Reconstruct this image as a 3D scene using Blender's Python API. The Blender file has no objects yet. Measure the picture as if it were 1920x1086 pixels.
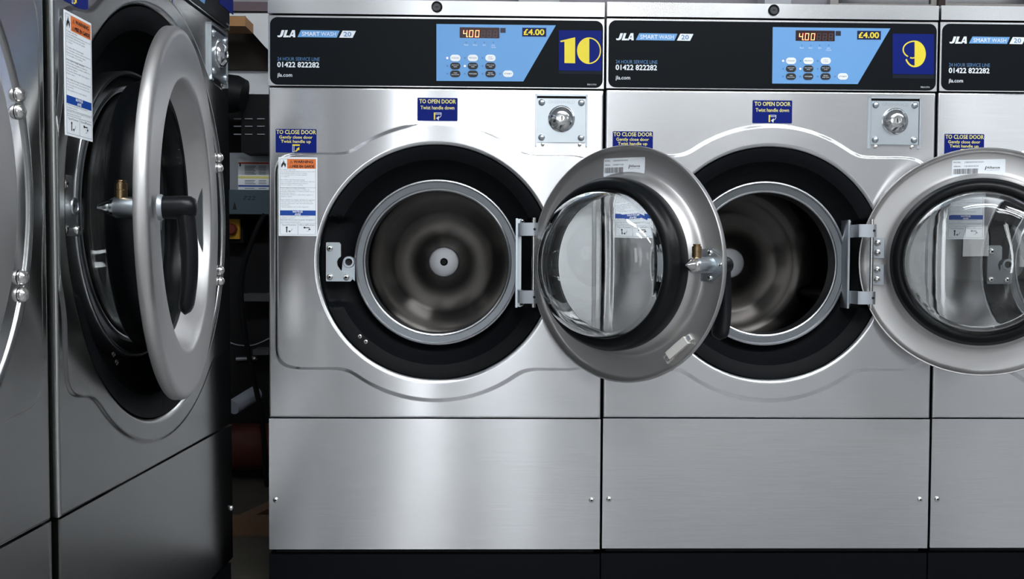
import bpy, bmesh, math, random
from mathutils import Vector, Matrix
random.seed(7)
S = bpy.context.scene
COL = S.collection
PI = math.pi
# ------------------------------------------------------------------ camera
FPX, CX, CY = 1867.0, 960.0, 543.0
YAW, PITCH, ROLL = 0.02316, 0.03085, 0.00608
CPOS = Vector((0.4344, -1.96366, 0.69274))
_cy, _sy = math.cos(YAW), math.sin(YAW)
_r, _f, _u = Vector((_cy, -_sy, 0)), Vector((_sy, _cy, 0)), Vector((0, 0, 1))
FW = _f*math.cos(PITCH) - _u*math.sin(PITCH)
_u2 = _f*math.sin(PITCH) + _u*math.cos(PITCH)
RT = _r*math.cos(ROLL) + _u2*math.sin(ROLL)
UP = _u2*math.cos(ROLL) - _r*math.sin(ROLL)
cd = bpy.data.cameras.new('camera'); cam = bpy.data.objects.new('camera', cd); COL.objects.link(cam)
cd.sensor_width = 36; cd.lens = FPX/1920*36; cd.clip_start = .02
m = Matrix(((RT.x, UP.x, -FW.x), (RT.y, UP.y, -FW.y), (RT.z, UP.z, -FW.z))).to_4x4(); m.translation = CPOS
cam.matrix_world = m
S.camera = cam
# ------------------------------------------------------------------ world, exposure
w = bpy.data.worlds.new('world'); S.world = w; w.use_nodes = True
w.node_tree.nodes['Background'].inputs[0].default_value = (.62, .72, .9, 1)
w.node_tree.nodes['Background'].inputs[1].default_value = .25
S.view_settings.view_transform = 'Standard'; S.view_settings.look = 'None'
S.view_settings.gamma = 1; S.view_settings.use_curve_mapping = False
S.view_settings.exposure = 0.83
WINDOW_E, TUBE_E, BACK_E = 2.2, 20.0, 140.0

def U(x, y, Y=0.0):
    "measured point of the photograph -> real place on the plane y = Y"
    d = FW + RT*((x-CX)/FPX) - UP*((y-CY)/FPX)
    return CPOS + d*((Y-CPOS.y)/d.y)
def uv(x, y, ox=.33, oz=0.0):
    p = U(x, y); return (p.x-ox, p.z-oz)

# ------------------------------------------------------------------ materials
def srgb(r, g, b):
    f = lambda c: (c/255/12.92) if c/255 <= .04045 else ((c/255+.055)/1.055)**2.4
    return (f(r), f(g), f(b), 1)
MATS = {}
def mat(name, col, rough=.5, metal=0.0, spec=.5, emit=None, es=1.0, trans=0.0, ior=1.45, noise=0, bump=0, bscale=200, coat=0):
    if name in MATS: return MATS[name]
    M = bpy.data.materials.new(name); M.use_nodes = True; MATS[name] = M
    nt = M.node_tree; b = nt.nodes['Principled BSDF']
    b.inputs['Base Color'].default_value = col
    b.inputs['Roughness'].default_value = rough; b.inputs['Metallic'].default_value = metal
    b.inputs['Specular IOR Level'].default_value = spec; b.inputs['IOR'].default_value = ior
    b.inputs['Transmission Weight'].default_value = trans; b.inputs['Coat Weight'].default_value = coat
    if emit: b.inputs['Emission Color'].default_value = emit; b.inputs['Emission Strength'].default_value = es
    if noise or bump:
        tc = nt.nodes.new('ShaderNodeTexCoord')
        nz = nt.nodes.new('ShaderNodeTexNoise'); nz.inputs['Scale'].default_value = bscale; nz.inputs['Detail'].default_value = 4
        nt.links.new(tc.outputs['Object'], nz.inputs['Vector'])
        if bump:
            bp = nt.nodes.new('ShaderNodeBump'); bp.inputs['Strength'].default_value = bump; bp.inputs['Distance'].default_value = .0006
            nt.links.new(nz.outputs['Fac'], bp.inputs['Height']); nt.links.new(bp.outputs['Normal'], b.inputs['Normal'])
        if noise:
            n2 = nt.nodes.new('ShaderNodeTexNoise'); n2.inputs['Scale'].default_value = bscale*.12; n2.inputs['Detail'].default_value = 5
            nt.links.new(tc.outputs['Object'], n2.inputs['Vector'])
            mx = nt.nodes.new('ShaderNodeMix'); mx.data_type = 'RGBA'
            mx.inputs['A'].default_value = tuple(c*(1-noise) for c in col[:3])+(1,)
            mx.inputs['B'].default_value = tuple(min(1, c*(1+noise)) for c in col[:3])+(1,)
            nt.links.new(n2.outputs['Fac'], mx.inputs['Factor']); nt.links.new(mx.outputs['Result'], b.inputs['Base Color'])
    return M
def brushed(name, col, rough, aniso, wav, grain=.035, wx=2.2, wz=.9, wy=2.2):
    "brushed stainless sheet: horizontal grain, faint waviness of thin sheet metal"
    M = mat(name, col, rough, 1.0)
    nt = M.node_tree; N = nt.nodes; L = nt.links; b = N['Principled BSDF']
    tc = N.new('ShaderNodeTexCoord'); oi = N.new('ShaderNodeObjectInfo')
    off = N.new('ShaderNodeVectorMath'); off.operation = 'ADD'
    sc = N.new('ShaderNodeMath'); sc.operation = 'MULTIPLY'; sc.inputs[1].default_value = 5
    L.new(oi.outputs['Random'], sc.inputs[0]); L.new(tc.outputs['Object'], off.inputs[0]); L.new(sc.outputs[0], off.inputs[1])
    mp = N.new('ShaderNodeMapping'); mp.inputs['Scale'].default_value = (14, 14, 1100); L.new(off.outputs[0], mp.inputs[0])
    g = N.new('ShaderNodeTexNoise'); g.inputs['Scale'].default_value = 1; g.inputs['Detail'].default_value = 3; L.new(mp.outputs[0], g.inputs['Vector'])
    mr = N.new('ShaderNodeMapRange'); mr.inputs['To Min'].default_value = rough-grain; mr.inputs['To Max'].default_value = rough+grain
    L.new(g.outputs['Fac'], mr.inputs['Value']); L.new(mr.outputs['Result'], b.inputs['Roughness'])
    mx = N.new('ShaderNodeMix'); mx.data_type = 'RGBA'
    mx.inputs['A'].default_value = tuple(c*.975 for c in col[:3])+(1,); mx.inputs['B'].default_value = tuple(min(1, c*1.02) for c in col[:3])+(1,)
    L.new(g.outputs['Fac'], mx.inputs['Factor']); L.new(mx.outputs['Result'], b.inputs['Base Color'])
    m2 = N.new('ShaderNodeMapping'); m2.inputs['Scale'].default_value = (wx, wy, wz); L.new(off.outputs[0], m2.inputs[0])
    n2 = N.new('ShaderNodeTexNoise'); n2.inputs['Scale'].default_value = 1.0; n2.inputs['Detail'].default_value = .6; L.new(m2.outputs[0], n2.inputs['Vector'])
    bp = N.new('ShaderNodeBump'); bp.inputs['Strength'].default_value = 1; bp.inputs['Distance'].default_value = wav
    L.new(n2.outputs['Fac'], bp.inputs['Height']); L.new(bp.outputs['Normal'], b.inputs['Normal'])
    if aniso:
        cx = N.new('ShaderNodeCombineXYZ'); cx.inputs[2].default_value = 1
        vt = N.new('ShaderNodeVectorTransform'); vt.vector_type = 'VECTOR'; vt.convert_from = 'OBJECT'; vt.convert_to = 'WORLD'
        L.new(cx.outputs[0], vt.inputs[0]); L.new(vt.outputs[0], b.inputs['Tangent'])
        b.inputs['Anisotropic'].default_value = aniso
    return M
STEEL = brushed('brushed_stainless', (.70, .705, .72, 1), .20, .94, .008)
TRIM = brushed('satin_stainless', (.66, .67, .68, 1), .23, .8, .003)
STEEL2 = brushed('darkened_brushed_stainless', (.36, .365, .36, 1), .22, .93, .006)  # darker copy of the stainless: the left row's dimmer reflections put into colour
DOORST = brushed('door_stainless', (.60, .59, .585, 1), .46, 0, .002, .05)
POL = mat('polished_steel', (.72, .73, .74, 1), .16, 1)
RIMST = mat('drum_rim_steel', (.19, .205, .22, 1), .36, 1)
LIPST = mat('drum_lip_steel', (.55, .56, .58, 1), .3, 1)
ZINC = mat('zinc_plate', (.58, .63, .67, 1), .33, 1, noise=.08, bscale=150)
ZINC2 = mat('cast_zinc', (.46, .49, .53, 1), .45, .8)
SCREW = mat('screw_steel', (.75, .74, .72, 1), .2, 1)
DARK = mat('dark_recess', (.006, .006, .007, 1), .7)
GAPM = mat('gap_shade_backing', (.012, .012, .013, 1), .8)  # black backing put in behind panel gaps, their shade as colour
PLAST = mat('black_textured_plastic', (.0036, .0045, .0058, 1), .55, spec=.12, bump=.5, bscale=900)
RUB = mat('black_rubber', (.004, .005, .006, 1), .34, spec=.25)
HANDM = mat('handle_plastic', (.0035, .004, .0055, 1), .36, spec=.3)
FASC = mat('black_fascia', (.0045, .0065, .0085, 1), .42, spec=.10)
BLUEP = mat('light_blue_print', srgb(104, 160, 216), .45)
WHITE = mat('white_print', srgb(232, 238, 244), .5)
WHITEB = mat('white_button', srgb(238, 242, 246), .4)
BLKP = mat('black_print', (.01, .01, .012, 1), .5)
GREYP = mat('grey_print', srgb(120, 124, 130), .5)
DBLUE = mat('service_line_blue', srgb(84, 128, 176), .5)
NAVY = mat('navy_label', srgb(12, 30, 112), .45, spec=.12)
NAVYD = mat('dark_navy_label', srgb(26, 34, 76), .45, spec=.15)
YEL = mat('yellow_print', srgb(232, 212, 48), .45)
YELP = mat('pale_yellow_print', srgb(228, 220, 130), .45)
ORG = mat('orange_print', srgb(232, 122, 58), .5)
NBLUE = mat('notice_blue', srgb(18, 70, 158), .5)
LABW = mat('white_label', srgb(240, 245, 250), .5)
REDE = mat('red_led', (.9, .1, .03, 1), .4, emit=(1.0, .16, .06, 1), es=6)
PINKE = mat('pink_led', (1, .5, .75, 1), .4, emit=(1, .45, .7, 1), es=2.2)
LEDOFF = mat('unlit_led', srgb(84, 128, 180), .3)
DISPM = mat('display_window', (.035, .012, .014, 1), .25)
SEGOFF = mat('unlit_segment', srgb(84, 76, 80), .4)
BRASS = mat('brass', (.32, .22, .12, 1), .28, 1)
GLASS = mat('door_glass', (.97, .985, .98, 1), .0, trans=1.0, ior=1.47)
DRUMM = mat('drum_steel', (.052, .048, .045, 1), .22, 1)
_nt = DRUMM.node_tree; _tg = _nt.nodes.new('ShaderNodeTangent'); _tg.direction_type = 'RADIAL'; _tg.axis = 'Y'
_nt.links.new(_tg.outputs[0], _nt.nodes['Principled BSDF'].inputs['Tangent'])
_nt.nodes['Principled BSDF'].inputs['Anisotropic'].default_value = .85; _nt.nodes['Principled BSDF'].inputs['Anisotropic Rotation'].default_value = .25
HUBM = mat('hub_plastic', srgb(226, 228, 232), .4, .6)
SIDEM = mat('cabinet_side_paint', srgb(96, 98, 102), .45)
PLIN = mat('black_plinth_paint', (.003, .0035, .005, 1), .35, spec=.12)
SWW = mat('white_switch_plastic', srgb(214, 212, 206), .5)

# ------------------------------------------------------------------ mesh builder
_tc = {}
def text_data(s, res):
    if (s, res) in _tc: return _tc[(s, res)]
    c = bpy.data.curves.new('t', 'FONT'); c.body = s; c.resolution_u = res; c.fill_mode = 'BOTH'
    o = bpy.data.objects.new('t', c)
    me = bpy.data.meshes.new_from_object(o)
    vs = [(v.co.x, v.co.y) for v in me.vertices]; fs = [tuple(p.vertices) for p in me.polygons]
    bpy.data.objects.remove(o); bpy.data.curves.remove(c); bpy.data.meshes.remove(me)
    _tc[(s, res)] = (vs, fs); return vs, fs
_H = text_data('H', 1); CAPH = max(v[1] for v in _H[0])
class B:
    def __init__(s): s.bm = bmesh.new(); s.mats = []; s.T = Matrix.Identity(4)
    def mi(s, m):
        if m not in s.mats: s.mats.append(m)
        return s.mats.index(m)
    def add(s, vs, fs, m):
        i = s.mi(m); bv = [s.bm.verts.new(s.T @ Vector(v)) for v in vs]; out = []
        for f in fs:
            if len(set(f)) < 3: continue
            try: q = s.bm.faces.new([bv[k] for k in f])
            except ValueError: continue
            q.material_index = i; q.smooth = True; out.append(q)
        return bv, out
    def _bev(s, faces, w, seg=2):
        ed = list({e for f in faces for e in f.edges})
        ed = [e for e in ed if len(e.link_faces) == 2 and e.calc_face_angle(0) > .5]
        if ed: bmesh.ops.bevel(s.bm, geom=ed, offset=w, segments=seg, profile=.5, affect='EDGES')
    def box(s, x0, x1, y0, y1, z0, z1, m, bev=0, seg=2):
        vs = [(x0,y0,z0),(x1,y0,z0),(x1,y1,z0),(x0,y1,z0),(x0,y0,z1),(x1,y0,z1),(x1,y1,z1),(x0,y1,z1)]
        fs = [(0,3,2,1),(4,5,6,7),(0,1,5,4),(1,2,6,5),(2,3,7,6),(3,0,4,7)]
        _, o = s.add(vs, fs, m)
        if bev: s._bev(o, bev, seg)
    def poly(s, pts, y, m): return s.add([(p[0], y, p[1]) for p in pts], [tuple(range(len(pts)))], m)
    def rect(s, x0, x1, z0, z1, y, m): s.poly([(x0,z0),(x1,z0),(x1,z1),(x0,z1)], y, m)
    def prism(s, pts, y0, y1, m, bev=0, seg=2):
        n = len(pts); vs = [(p[0],y0,p[1]) for p in pts]+[(p[0],y1,p[1]) for p in pts]
        fs = [tuple(range(n)), tuple(reversed(range(n, 2*n)))]+[(i, i+n, (i+1) % n+n, (i+1) % n) for i in range(n)]
        _, o = s.add(vs, fs, m)
        if bev: s._bev([o[0]]+o[2:], bev, seg)
    def lathe(s, prof, c, m, seg=96, a0=0, a1=2*PI, loop=False):
        "profile (r, y) turned about an axis along y through c = (x, z)"
        full = abs(a1-a0-2*PI) < 1e-6; n = seg if full else seg+1; k = len(prof)
        vs = [(c[0]+r*math.cos(a0+(a1-a0)*i/seg), y, c[1]+r*math.sin(a0+(a1-a0)*i/seg)) for i in range(n) for r, y in prof]
        fs = []
        for i in range(seg):
            j = (i+1) % n
            for q in range(k if loop else k-1):
                q2 = (q+1) % k; fs.append((i*k+q, i*k+q2, j*k+q2, j*k+q))
        bv, _ = s.add(vs, fs, m)
        return bv
    def disc(s, x, z, r, y, m, seg=32): s.poly([(x+r*math.cos(2*PI*i/seg), z+r*math.sin(2*PI*i/seg)) for i in range(seg)], y, m)
    def sweep(s, pts, rad, m, seg=16, side=Vector((1, 0, 0)), caps=True):
        "rounded tube through pts, rad = (a, b) per point"
        n = len(pts); P = [Vector(p) for p in pts]; vs = []
        for i, p in enumerate(P):
            t = (P[min(i+1, n-1)]-P[max(i-1, 0)]).normalized()
            u = (side - t*side.dot(t)).normalized(); v = t.cross(u)
            a, b = rad[i] if isinstance(rad[i], tuple) else (rad[i], rad[i])
            vs += [p+u*a*math.cos(2*PI*k/seg)+v*b*math.sin(2*PI*k/seg) for k in range(seg)]
        fs = [(i*seg+k, i*seg+(k+1) % seg, (i+1)*seg+(k+1) % seg, (i+1)*seg+k) for i in range(n-1) for k in range(seg)]
        if caps: fs += [tuple(reversed(range(seg))), tuple(range((n-1)*seg, n*seg))]
        s.add(vs, fs, m)
    def text(s, t, x0, x1, z0, zc, y, m, shear=0, res=2, bold=0, flip=False):
        "text with left/right at x0, x1, baseline z0, capital height up to zc"
        vs, fs = text_data(t, res)
        lo = min(v[0] for v in vs); hi = max(v[0] for v in vs)
        sz = (zc-z0)/CAPH; sx = (x1-x0)/(hi-lo)
        offs = [(0, 0)] if not bold else [(-bold, 0), (bold, 0), (0, -bold), (0, bold)]
        for q, (dx, dz) in enumerate(offs):
            s.add([(x0+(v[0]-lo)*sx+dx+shear*v[1]*sz, y-q*.00002, z0+v[1]*sz+dz) for v in vs], fs, m)
    def screw(s, x, z, y, r, m=None, hexr=True):
        m = m or SCREW
        s.lathe([(r*1.0, y+.001), (r, y), (r*.86, y-r*.35), (r*.55, y-r*.55), (r*.36, y-r*.6)], (x, z), m, 20)
        s.lathe([(r*.36, y-r*.6), (r*.33, y-r*.2), (0.0001, y-r*.2)], (x, z), DARK if hexr else m, 6 if hexr else 20)
def rrect(x0, x1, z0, z1, r, n=6):
    p = []
    for cx, cz, a in ((x1-r, z0+r, -90), (x1-r, z1-r, 0), (x0+r, z1-r, 90), (x0+r, z0+r, 180)):
        for i in range(n+1):
            t = math.radians(a+90*i/n); p.append((cx+r*math.cos(t), cz+r*math.sin(t)))
    return p
def link(name, b, parent=None, angle=38, origin=None, fix=True):
    if fix: bmesh.ops.recalc_face_normals(b.bm, faces=b.bm.faces[:]) if fix == 'all' else None
    me = bpy.data.meshes.new(name); b.bm.to_mesh(me); b.bm.free()
    for m_ in b.mats: me.materials.append(m_)
    me.set_sharp_from_angle(angle=math.radians(angle))
    o = bpy.data.objects.new(name, me); COL.objects.link(o)
    if origin: me.transform(Matrix.Translation(-Vector(origin))); o.location = origin
    if parent: o.parent = parent
    return o
def thing(name, label, cat, loc=(0, 0, 0), rot=0, group=None):
    o = bpy.data.objects.new(name, None); COL.objects.link(o); o.empty_display_size = .1
    o.location = loc; o.rotation_euler = (0, 0, rot); o['label'] = label; o['category'] = cat
    if group: o['group'] = group
    return o
def tag(o, label, cat, group=None):
    o['label'] = label; o['category'] = cat
    if group: o['group'] = group
    return o
def struct(name, b, **k):
    o = link(name, b, **k); o['kind'] = 'structure'; return o
def copy_tree(o, parent=None):
    c = o.copy(); COL.objects.link(c)
    if parent: c.parent = parent
    for ch in list(o.children): copy_tree(ch, c)
    return c
def sstep(a, b, x):
    t = max(0, min(1, (x-a)/(b-a))); return t*t*(3-2*t)

# ------------------------------------------------------------------ washing machine
def front_panel(W, z0, z1, hc, R, ew, et, eb, er, parent):
    "steel sheet with a rolled door hole and the raised, round-topped field around it; hc = hole centre"
    b = B(); cx, cz = hc; hw = W/2-.0025
    N = 720
    def rectr(a, xl, xr, zb, zt):
        c, s_ = math.cos(a), math.sin(a); t = 1e9
        if c > 1e-9: t = min(t, (xr-cx)/c)
        if c < -1e-9: t = min(t, (xl-cx)/c)
        if s_ > 1e-9: t = min(t, (zt-cz)/s_)
        if s_ < -1e-9: t = min(t, (zb-cz)/s_)
        return t
    cors = [math.atan2(z-cz, x-cx) % (2*PI) for x in (-hw, hw) for z in (z0, z1)]
    angs = [2*PI*i/N for i in range(N)]
    for c_ in cors:
        j = min(range(N), key=lambda q: abs(angs[q]-c_)); angs[j] = c_
    raw = []
    for a in angs:
        raw.append(max(rectr(a, -ew, ew, eb, et), er))
    # soften corners and kinks
    n = len(raw); k = 13
    em = [sum(raw[(i+j) % n]*(k+1-abs(j)) for j in range(-k, k+1))/((k+1)**2) for i in range(n)]
    prof = [('h', -.0, .030), ('h', 0, .006), ('h', .0012, .0022), ('h', .003, .0004), ('h', .006, -.0028+.0003), ('h', .008, -.0028), ('h', .010, -.0028),
            ('e', -.0050, -.0028), ('e', -.0036, -.0028), ('e', -.0026, -.0026), ('e', -.0009, -.0018), ('e', .0009, -.0010), ('e', .0026, -.0002), ('e', .0036, 0), ('e', .0050, 0),
            ('r', -.0042, 0), ('r', -.0028, 0), ('r', -.0013, .0005), ('r', -.0003, .0018), ('r', 0, .003), ('r', 0, .02)]
    vs = []
    for i, a in enumerate(angs):
        c, s_ = math.cos(a), math.sin(a); rr = rectr(a, -hw, hw, z0, z1)
        for kind, dr, y in prof:
            if kind == 'h': r = R+dr
            elif kind == 'e': r = min(em[i]+dr, rr-.0046+dr*.02)
            else:
                r = rr+dr*(rr/max(abs(rr*c), abs(rr*s_), 1e-6)) if dr else rr
            x, z = cx+r*c, cz+r*s_
            vs.append((x, y, z))
    K = len(prof)
    fs = [(i*K+q, i*K+q+1, ((i+1) % n)*K+q+1, ((i+1) % n)*K+q) for i in range(n) for q in range(K-1)]
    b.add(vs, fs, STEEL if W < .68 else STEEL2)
    return link('front_panel', b, parent, 50)

def door_surround(hc, R, ri, parent, k):
    b = B(); N = 360; cx, cz = hc; R0 = R-.0006
    rs = [R0, R0-.004*k, R0-.012*k, R0-.022*k, R0-.026*k, R0-.031*k, R0-.036*k, ri+.018*k, ri+.008*k, ri]
    y1 = [.002, .0025, .005, .009, .011, .020, .027, .042, .050, .056]
    y2 = [.026, .028, .029, .030, .031, .033, .035, .044, .051, .056]
    vs = []
    for i in range(N):
        a = 2*PI*i/N
        for r, ya, yb in zip(rs, y1, y2):
            z = r*math.sin(a); mm = sstep(.078*k, .090*k, abs(z))
            vs.append((cx+r*math.cos(a), yb+(ya-yb)*mm, cz+z))
    K = len(rs)
    b.add(vs, [(i*K+q, ((i+1) % N)*K+q, ((i+1) % N)*K+q+1, i*K+q+1) for i in range(N) for q in range(K-1)], PLAST)
    # outer skirt closing the gap behind the sheet
    b.lathe([(R0, .004), (R0+.0003, .035), (ri, .062)], hc, PLAST, 96)
    return link('door_surround', b, parent, 30)

def label_open(hx, hz, w, h, parent, y=-.0012):
    b = B(); b.prism(rrect(hx-w/2, hx+w/2, hz-h/2, hz+h/2, .0018), y+.0006, y+.0012, NAVY)
    yy = y+.0004; X = lambda t: hx-w/2+t*w; Z = lambda t: hz-h/2+t*h
    b.text('TO OPEN DOOR', X(.05), X(.955), Z(.76), Z(.93), yy, YELP, bold=.00022)
    b.text('Twist handle down', X(.08), X(.92), Z(.50), Z(.65), yy, YELP, bold=.00015)
    b.rect(X(.41), X(.445), Z(.05), Z(.36), yy, YEL)
    for r_ in ((.445, .60, .335, .36), (.445, .60, .28, .30), (.585, .60, .28, .36)): b.rect(X(r_[0]), X(r_[1]), Z(r_[2]), Z(r_[3]), yy, WHITE)
    pts = [(X(.60-.13*(1-math.cos(t))), Z(.27-.17*math.sin(t))) for t in [i*PI/2/8 for i in range(9)]]
    ins = [(p[0]-.0006, p[1]+.0009) for p in reversed(pts)]
    b.poly(ins+pts, yy, WHITE); b.poly([(X(.47), Z(.12)), (X(.53), Z(.02)), (X(.54), Z(.22))], yy, WHITE)
    return link('open_door_label', b, parent)
def label_close(hx, hz, w, h, parent, y=-.0012):
    b = B(); b.prism(rrect(hx-w/2, hx+w/2, hz-h/2, hz+h/2, .0018), y+.0006, y+.0012, NAVY)
    yy = y+.0004; X = lambda t: hx-w/2+t*w; Z = lambda t: hz-h/2+t*h
    b.text('TO CLOSE DOOR', X(.02), X(.985), Z(.79), Z(.955), yy, YELP, bold=.00022)
    b.text('Gently close door', X(.09), X(.90), Z(.595), Z(.72), yy, YELP, bold=.00015)
    b.text('Twist handle up', X(.13), X(.86), Z(.415), Z(.54), yy, YELP, bold=.00015)
    b.rect(X(.41), X(.59), Z(.29), Z(.35), yy, YEL)
    for r_ in ((.41, .42, .04, .29), (.445, .455, .04, .29), (.41, .455, .03, .05)): b.rect(X(r_[0]), X(r_[1]), Z(r_[2]), Z(r_[3]), yy, WHITE)
    b.poly([(X(.47), Z(.04)), (X(.52), Z(.05)), (X(.56), Z(.13)), (X(.53), Z(.15)), (X(.50), Z(.09)), (X(.47), Z(.08))], yy, YEL)
    b.poly([(X(.50), Z(.15)), (X(.58), Z(.10)), (X(.58), Z(.24))], yy, YEL)
    return link('close_door_label', b, parent)
def label_warning(x0, z1, parent, y=-.0042):
    w, h = .0752, .1535; b = B(); z0 = z1-h
    b.box(x0, x0+w, y+.0006, y+.0014, z0, z1, LABW)
    yy = y+.0004; X = lambda t: x0+t*w; Z = lambda t: z1-t*h
    def R_(a, c, d, e, m_, o=0): b.rect(X(a), X(c), Z(e), Z(d), yy-o, m_)
    t = .006
    for q in (.022, .385, .905, .979): R_(.035, .965, q, q+.0022, BLKP if q < .9 or q > .97 else LABW)
    for q in (.79, .838): R_(.035, .965, q, q+.002, BLKP)
    for q in (.035, .958): R_(q, q+t, .022, .979, BLKP)
    R_(.498, .504, .838, .979, BLKP)
    R_(.225, .96, .024, .145, ORG); R_(.035, .965, .084, .0855, BLKP, .0001); R_(.225, .23, .022, .147, BLKP)
    o1 = yy-.00015
    b.text('WARNING', X(.39), X(.89), Z(.073), Z(.041), o1, BLKP, bold=.0003)
    b.text('MISE EN GARDE', X(.36), X(.92), Z(.131), Z(.1), o1, BLKP, bold=.0003)
    for cx_, cz_ in ((.33, .057), (.31, .116)):
        b.poly([(X(cx_-.042), Z(cz_+.017)), (X(cx_+.042), Z(cz_+.017)), (X(cx_), Z(cz_-.017))], o1, BLKP)
        b.poly([(X(cx_-.028), Z(cz_+.0135)), (X(cx_+.028), Z(cz_+.0135)), (X(cx_), Z(cz_-.0105))], o1-.0001, ORG)
        b.rect(X(cx_-.004), X(cx_+.004), Z(cz_+.010), Z(cz_-.004), o1-.0002, BLKP)
    fl = [(.09,.137),(.065,.115),(.075,.09),(.10,.075),(.095,.06),(.12,.07),(.125,.035),(.15,.06),(.155,.08),(.17,.07),(.19,.095),(.185,.12),(.16,.137),(.165,.118),(.145,.105),(.14,.09),(.12,.105),(.10,.118)]
    b.poly([(X(p), Z(q)) for p, q in fl], yy, BLKP)
    L = [('To reduce risk of fire:', .165, .46, 1), ('• Do not put flammable liquids/solvents or items soiled', .187, .945, 0), ('with flammable liquids/solvents in machine.', .208, .75, 0),
         ('• Do not wash items soiled with vegetable', .23, .735, 0), ('or cooking oil.', .251, .28, 0),
         ('To reduce risk of serious injury:', .293, .68, 1), ('• Do not attempt to open door until after the water has', .315, .93, 0), ('drained and all moving parts have stopped.', .337, .76, 0), ('• Do not climb on or in machine.', .358, .64, 0),
         ('Pour réduire le risque d’incendie:', .397, .70, 1), ('• Ne pas mettre de liquides ou solvants de', .419, .80, 0), ('nettoyage inflammables ou d’articles souillés de ces', .44, .92, 0), ('produits dans l’appareil.', .462, .44, 0), ('• Ne pas laver d’articles souillés d’huile végétale ou', .483, .90, 0), ('d’huile de cuisson.', .505, .35, 0),
         ('Pour réduire les risques de blessures graves:', .548, .945, 1), ('• Ne pas tenter d’ouvrir la porte tant que l’eau', .57, .87, 0), ('et les pièces en mouvement', .592, .9, 0), ('soient arrêtées.', .613, .3, 0), ('• Ne pas grimper sur ou dans l’appareil.', .636, .78, 0),
         ('• Wait 15 seconds after 15 minutes before', .757, .80, 0), ('attempting to open door.', .777, .42, 0), ('Attendre 15 secondes et garder 15 minutes', .806, .92, 0), ('avant d’essayer d’ouvrir la porte.', .827, .56, 0)]
    for s_, q, r_, bd in L: b.text(s_, X(.055), X(r_), Z(q), Z(q-.0125), yy, GREYP if not bd else BLKP, res=1)
    R_(.038, .962, .675, .74, NBLUE)
    b.text('NOTICE', X(.37), X(.62), Z(.702), Z(.682), o1, WHITE, bold=.0003, res=1); b.text('AVIS', X(.42), X(.57), Z(.735), Z(.712), o1, WHITE, bold=.0003, res=1)
    b.text('Open/Ouverte', X(.08), X(.455), Z(.868), Z(.85), yy, BLKP, res=1); b.text('Closed/Fermée', X(.53), X(.94), Z(.868), Z(.85), yy, BLKP, res=1)
    b.disc(X(.21), Z(.893), .0019, yy, BLKP, 12); R_(.195, .225, .893, .955, BLKP)
    b.disc(X(.67), Z(.893), .0019, yy, BLKP, 12); R_(.67, .80, .889, .899, BLKP)
    for c0, a0 in ((X(.27), 0), (X(.72), 0)):
        arc = [(c0+.006*math.cos(-t_)+.0005, Z(.905)+.006*math.sin(-t_)) for t_ in [i*PI/2/7 for i in range(8)]]
        b.poly([(p[0]-.0005, p[1]+.0003) for p in reversed(arc)]+arc, yy, BLKP)
    b.poly([(X(.245), Z(.942)), (X(.30), Z(.93)), (X(.30), Z(.956))], yy, BLKP)
    b.poly([(X(.80), Z(.90)), (X(.835), Z(.922)), (X(.765), Z(.922))], yy, BLKP)
    return link('warning_label', b, parent)

def label_serial(parent, xc, zc, y, model, serial, tilt=0):
    "sits on the inner face of the door, read from the drum side (+y)"
    b = B(); w, h = .092, .034
    b.T = Matrix.Translation((xc, y, zc)) @ Matrix.Rotation(PI, 4, 'Z') @ Matrix.Rotation(tilt, 4, 'Y')
    b.prism(rrect(-w/2, w/2, -h/2, h/2, .002), -.0006, .0004, LABW)
    yy = -.0009; X = lambda t: -w/2+t*w; Z = lambda t: h/2-t*h
    b.text('MODEL:', X(.03), X(.17), Z(.18), Z(.10), yy, BLKP, res=1); b.text(model, X(.24), X(.60), Z(.18), Z(.10), yy, BLKP, res=1)
    b.text('SERIAL', X(.03), X(.17), Z(.40), Z(.32), yy, BLKP, res=1); b.text(serial, X(.24), X(.50), Z(.40), Z(.32), yy, BLKP, res=1)
    x = .03; rnd = random.Random(4)
    while x < .49:
        ww = rnd.choice((.006, .01, .014)); b.rect(X(x), X(x+ww), Z(.80), Z(.50), yy, BLKP); x += ww+rnd.choice((.006, .009))
    b.text(serial, X(.16), X(.37), Z(.90), Z(.85), yy, GREYP, res=1)
    b.poly([(X(.62), Z(.60)), (X(.635), Z(.60)), (X(.655), Z(.38)), (X(.64), Z(.38))], yy, BLKP)
    b.text('Alliance', X(.655), X(.90), Z(.52), Z(.40), yy, BLKP, bold=.0001)
    b.text('LAUNDRY SYSTEMS', X(.66), X(.90), Z(.62), Z(.585), yy, GREYP, res=1)
    b.text('MADE IN RIPON, WISCONSIN USA', X(.44), X(.97), Z(.90), Z(.86), yy, GREYP, res=1)
    return link('serial_label', b, parent)

SEG = {'0': 'abcdef', '4': 'fgbc', '8': 'abcdefg'}
def seg_digit(b, x, z, w, h, on, m, y, sh=.08):
    t = w*.17
    P = {'a': (x, x+w, z+h-t, z+h), 'g': (x, x+w, z+h/2-t/2, z+h/2+t/2), 'd': (x, x+w, z, z+t),
         'f': (x, x+t, z+h/2, z+h), 'e': (x, x+t, z, z+h/2), 'b': (x+w-t, x+w, z+h/2, z+h), 'c': (x+w-t, x+w, z, z+h/2)}
    for k in on:
        x0, x1, z0, z1 = P[k]; g = t*.15
        b.poly([(x0+g+sh*(z0-z), z0+g), (x1-g+sh*(z0-z), z0+g), (x1-g+sh*(z1-z), z1-g), (x0+g+sh*(z1-z), z1-g)], y, m)

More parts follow.
